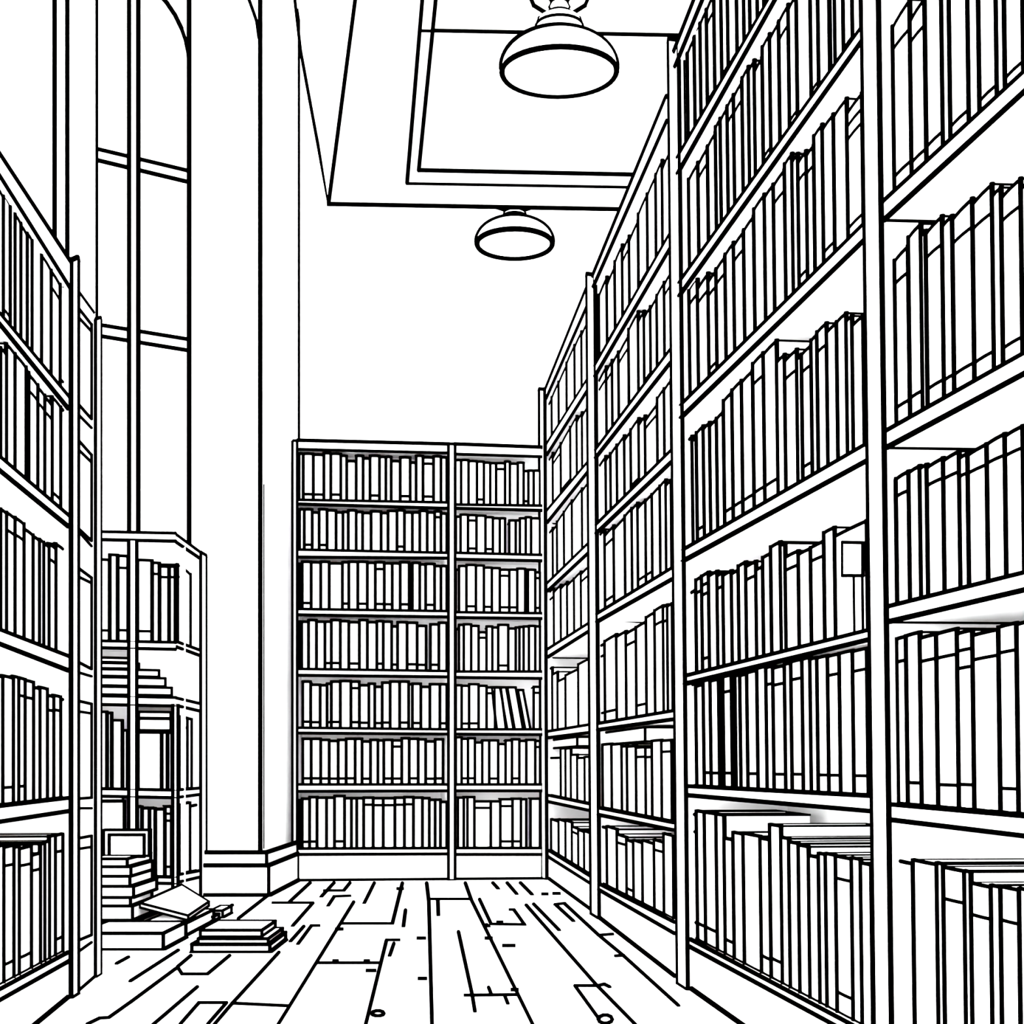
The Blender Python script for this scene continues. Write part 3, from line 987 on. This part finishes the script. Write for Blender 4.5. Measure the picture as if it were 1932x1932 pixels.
# ------------------------------------------------------------------ lying books
def slab_book(corners, h, label, px=6, group=None, axis=0, lip=.2, origin=None):
    """corners: four points of the lower face (near left, near right, far right, far left); h thickness"""
    c = [Vector(p) for p in corners]
    up = Vector((0, 0, h))
    t = min(.004, h * .2)
    m = MB()
    for a, b in ((0, t), (h - t, h)):
        m.hexa([p + Vector((0, 0, a)) for p in c] + [p + Vector((0, 0, b)) for p in c])
    # spine along the near long edge
    n = (c[3] - c[0]).normalized()
    m.hexa([c[0] + Vector((0, 0, t)), c[1] + Vector((0, 0, t)), c[1] + n * t + Vector((0, 0, t)), c[0] + n * t + Vector((0, 0, t)),
            c[0] + up - Vector((0, 0, t)), c[1] + up - Vector((0, 0, t)), c[1] + n * t + up - Vector((0, 0, t)), c[0] + n * t + up - Vector((0, 0, t))])
    A = c + [p + up for p in c]
    for i, j in ((4, 5), (5, 6), (6, 7), (7, 4), (0, 4), (1, 5), (2, 6)):
        m.line(A[i], A[j], px)
    low = c[0].z < .003
    for i, j in ((0, 1), (1, 2), (0, 3)):
        m.line(A[i], A[j], px * (1.5 if low else 1))
    o = (c[0] + c[1] + c[2] + c[3]) / 4
    ob = m.build('book', [CLOTH, INK], origin=o)
    tag(ob, label, 'book', group)
    e1, e2 = (c[1] - c[0]).normalized(), n
    ins = .005
    q = [c[0] + e1 * ins + n * (t + .001), c[1] - e1 * ins + n * (t + .001), c[2] - e1 * ins - n * ins, c[3] + e1 * ins - n * ins]
    pm = MB()
    pm.hexa([p + Vector((0, 0, t + .0005)) for p in q] + [p + Vector((0, 0, h - t - .0005)) for p in q])
    pm.build('page_block', [PAPER], parent=ob)
    return ob


def lying(x0, x1, yb, zc, h0, h1, depth, label, px=6, dx=0, group='books piled on the floor'):
    """book lying with its near long edge facing the viewer"""
    a = cam_to_world((x0 - CX) / F * zc, zc, h0)
    b = cam_to_world((x1 - CX) / F * zc, zc, h0)
    c = cam_to_world((x1 - CX) / F * zc + dx, zc + depth, h0)
    d = cam_to_world((x0 - CX) / F * zc + dx, zc + depth, h0)
    return slab_book([a, b, c, d], h1 - h0 - .0006, label, px, group)


def hh(y, zc):
    return HC - (y - HY) / F * zc


# on shelves
def on_face(face, x0, x1, y0, y1, label, group, depth=.17, d=.02, px=5):
    u0, z1 = face.hit(x0, y0, d)
    u1, z0 = face.hit(x1, y1, d)
    P = face.pt
    return slab_book([P(u0, d, z0), P(u1, d, z0), P(u1, d + depth, z0), P(u0, d + depth, z0)], z1 - z0, label, px, group)


on_face(FB, 1130, 1217, 1384, 1399, 'flat book lying across the row on the second right bookcase', 'books lying flat on shelves', d=.03)
on_face(FA, 1037, 1089, 1397, 1408, 'flat book lying on the row in the farthest right bookcase', 'books lying flat on shelves', d=.03, px=4.5)
zk = k2[0]
z_top2 = zk(0.1)
yk = [1312, 1295, 1277, 1262, 1250, 1240]
xe = [(160, 350), (160, 312), (165, 300), (160, 262), (165, 243)]
names = ['widest flat book at the bottom of the corner bookcase pile', 'flat book second from the bottom of the corner bookcase pile', 'flat book in the middle of the corner bookcase pile',
         'flat book second from the top of the corner bookcase pile', 'thin flat book topping the corner bookcase pile']
for i in range(5):
    on_face(K1, xe[i][0], min(xe[i][1], 324), yk[i + 1], yk[i], names[i], 'pile lying on the corner bookcase', d=.01 + .003 * i, depth=.13 - .006 * i, px=5)
on_face(K1, 262, 322, 1343, 1355, 'thin flat book laid over the books under the corner bookcase pile', 'books lying flat on shelves', d=.02, depth=.12, px=5)
on_face(K1, 262, 322, 1356, 1378, 'thick flat book laid over the upright books in the corner bookcase', 'books lying flat on shelves', d=.02, depth=.12, px=5)
on_face(K1, 190, 232, 1500.5, 1510, 'small flat book lying at the left of the corner bookcase', 'books lying flat on shelves', d=.02, depth=.12, px=4)

# pile on the floor beside the left bookcase
lying(150, 308, 1793, 4.19, 0.0, .055, .29, 'large thick book lying in front of the tall floor pile', 7)
Z4 = 4.6
st = [(1765, 1736, 165, 262), (1736, 1709, 165, 250), (1708, 1693, 160, 246), (1691, 1672, 160, 252), (1671, 1653, 170, 245), (1652, 1635, 165, 247), (1634, 1620, 172, 240)]
lab = ['book at the very bottom of the tall floor pile', 'thick book second from the bottom of the tall floor pile', 'thin book third from the bottom of the tall floor pile',
       'book in the middle of the tall floor pile', 'book third from the top of the tall floor pile', 'book second from the top of the tall floor pile', 'book on top of the tall floor pile']
prev = 0
for i, (yb, yt, xa, xb) in enumerate(st):
    h1 = hh(yt, Z4)
    lying(xa, xb, yb, Z4, prev, h1, .30 - .012 * (i % 3), lab[i], 6)
    prev = h1
# small framed-cover book standing on the pile
zc = 4.74
a, b = at(196, 1620, zc), at(281, 1620, zc)
a.z = b.z = prev
top = hh(1566, zc)
n = Vector((SN, CS, 0))
m = MB()
A = [a, b, b + n * .025, a + n * .025] + [p + Vector((0, 0, top - prev)) for p in (a, b, b + n * .025, a + n * .025)]
m.lined_hexa(A, 5)
fr = [at(206, 1616, zc - .004), at(272, 1616, zc - .004), at(272, 1575, zc - .004), at(206, 1575, zc - .004)]
m.path(fr, 6, closed=True)
ob = m.build('book', [CLOTH, INK], origin=a)
tag(ob, 'small book with a framed cover standing upright on the floor pile', 'book', None)
# tilted large book right of the pile, resting on a flat one
lying(268, 351, 1768, 4.53, 0, .045, .42, 'flat book under the tilted cover right of the tall floor pile', 6)
T = [at_height(264, 1712, .08), at_height(355, 1736, .0475), at_height(394, 1709, .0475), at_height(342, 1677, .118)]
slab_book(T, .016, 'wide thin book lying tilted right of the tall floor pile', 4.5, 'books piled on the floor')
lying(398, 420, 1722, 5.05, 0, .03, .16, 'small book lying at the foot of the left pier skirting', 5, dx=0)
lying(385, 402, 1745, 4.93, 0, .02, .10, 'tiny book lying between the two floor piles', 5, dx=0)
# second low pile
lying(362, 509, 1798, 4.134, 0, .0275, .29, 'bottom book of the low pile on open floor', 7)
lying(374, 506, 1780, 4.14, .0275, .0445, .26, 'middle book of the low pile on open floor', 6)
lying(378, 494, 1766, 4.18, .0445, .066, .24, 'top book of the low pile on open floor', 6)


# ------------------------------------------------------------------ shelved books: the 300 that show largest, then the rest as one mass
SHELF_BOOKS.sort(key=lambda B: -B['vis'])
seen = [B for B in SHELF_BOOKS if B['vis'] > 0]
SINGLE = 276
single, rest = seen[:SINGLE], seen[SINGLE:]
ROWN = ['top', 'second', 'third', 'fourth', 'fifth', 'sixth', 'seventh']


def label_of(B):
    size = []
    if B['w'] > .045:
        size.append('thick')
    elif B['w'] < .024:
        size.append('slim')
    if not size:
        size.append('plain' if B['band'] == '.' else 'white')
    bands = {'.': '', 'b': ' banded at the foot', 't': ' banded at the head', 'x': ' banded head and foot', 'd': ' with several bands'}[B['band']]
    if B['case'] == CD:
        row = ['above-frame', 'top visible', 'second visible', 'third visible', 'fourth visible', 'lowest visible'][B['row']] + ' shelf'
    elif B['row'] == NROW[B['case']] - 1:
        row = 'bottom shelf'
    else:
        row = ROWN[B['row']] + ' shelf'
    return f"{size[0]} book{bands}, {ORD[B['k']]} from left, {row}, {B['case']}"


NROW = {CC: 7, CB: 7, CA: 7, CD: 6, 'wide far bookcase': 7, 'narrow far bookcase': 7, 'left-hand bookcase': 5, KC: 4}
for B in single:
    c, pg = book_meshes(B)
    f = B['face']
    um = (B['u0'] + B['u1']) / 2
    o = f.pt(um, B['d'], B['zb'](um))
    ob = c.build('book', [CLOTH, INK], origin=o)
    tag(ob, label_of(B), 'book', B['group'])
    if pg:
        pg.build('page_block', [PAPER], parent=ob)
    if B['case'] == CC and B['row'] == 4 and B['k'] == B['n'] - 1:
        g = MB()
        P = []
        for (x, y) in ((1590, 1023), (1628, 1024), (1628, 1086), (1590, 1086)):
            u, z = f.hit(x, y, B['d'] - .004)
            P.append(f.pt(u, B['d'] - .004, z))
        Q = [p + f.N * .003 for p in P]
        g.hexa([P[3], P[2], Q[2], Q[3], P[0], P[1], Q[1], Q[0]])
        g.path(P, 6.5, closed=True)
        lb = g.build('spine_label', [PAPER, INK], parent=ob)
        lb['label'] = 'square pasted label on the thick spine'
        g = MB()
        for x in (1611, 1627):
            u, z = f.hit(x, 1088, B['d'] - .001)
            g.line(f.pt(u, B['d'] - .001, z), f.pt(u, B['d'] - .001, B['zb'](u)), 5)
        g.build('spine_groove', [CLOTH, INK], parent=ob)
mass = MB()
for B in rest:
    c, pg = book_meshes(B)
    mass.add(c)
    if pg:
        mass.add(pg)
ob = mass.build('shelved_books', [CLOTH, INK])
tag(ob, 'remaining small upright books filling the far shelves', 'books', None)
ob['kind'] = 'stuff'
for o in bpy.data.objects:
    if '_o' in o:
        del o['_o']
print('books', len(seen), 'single', len(single), 'rest', len(rest))
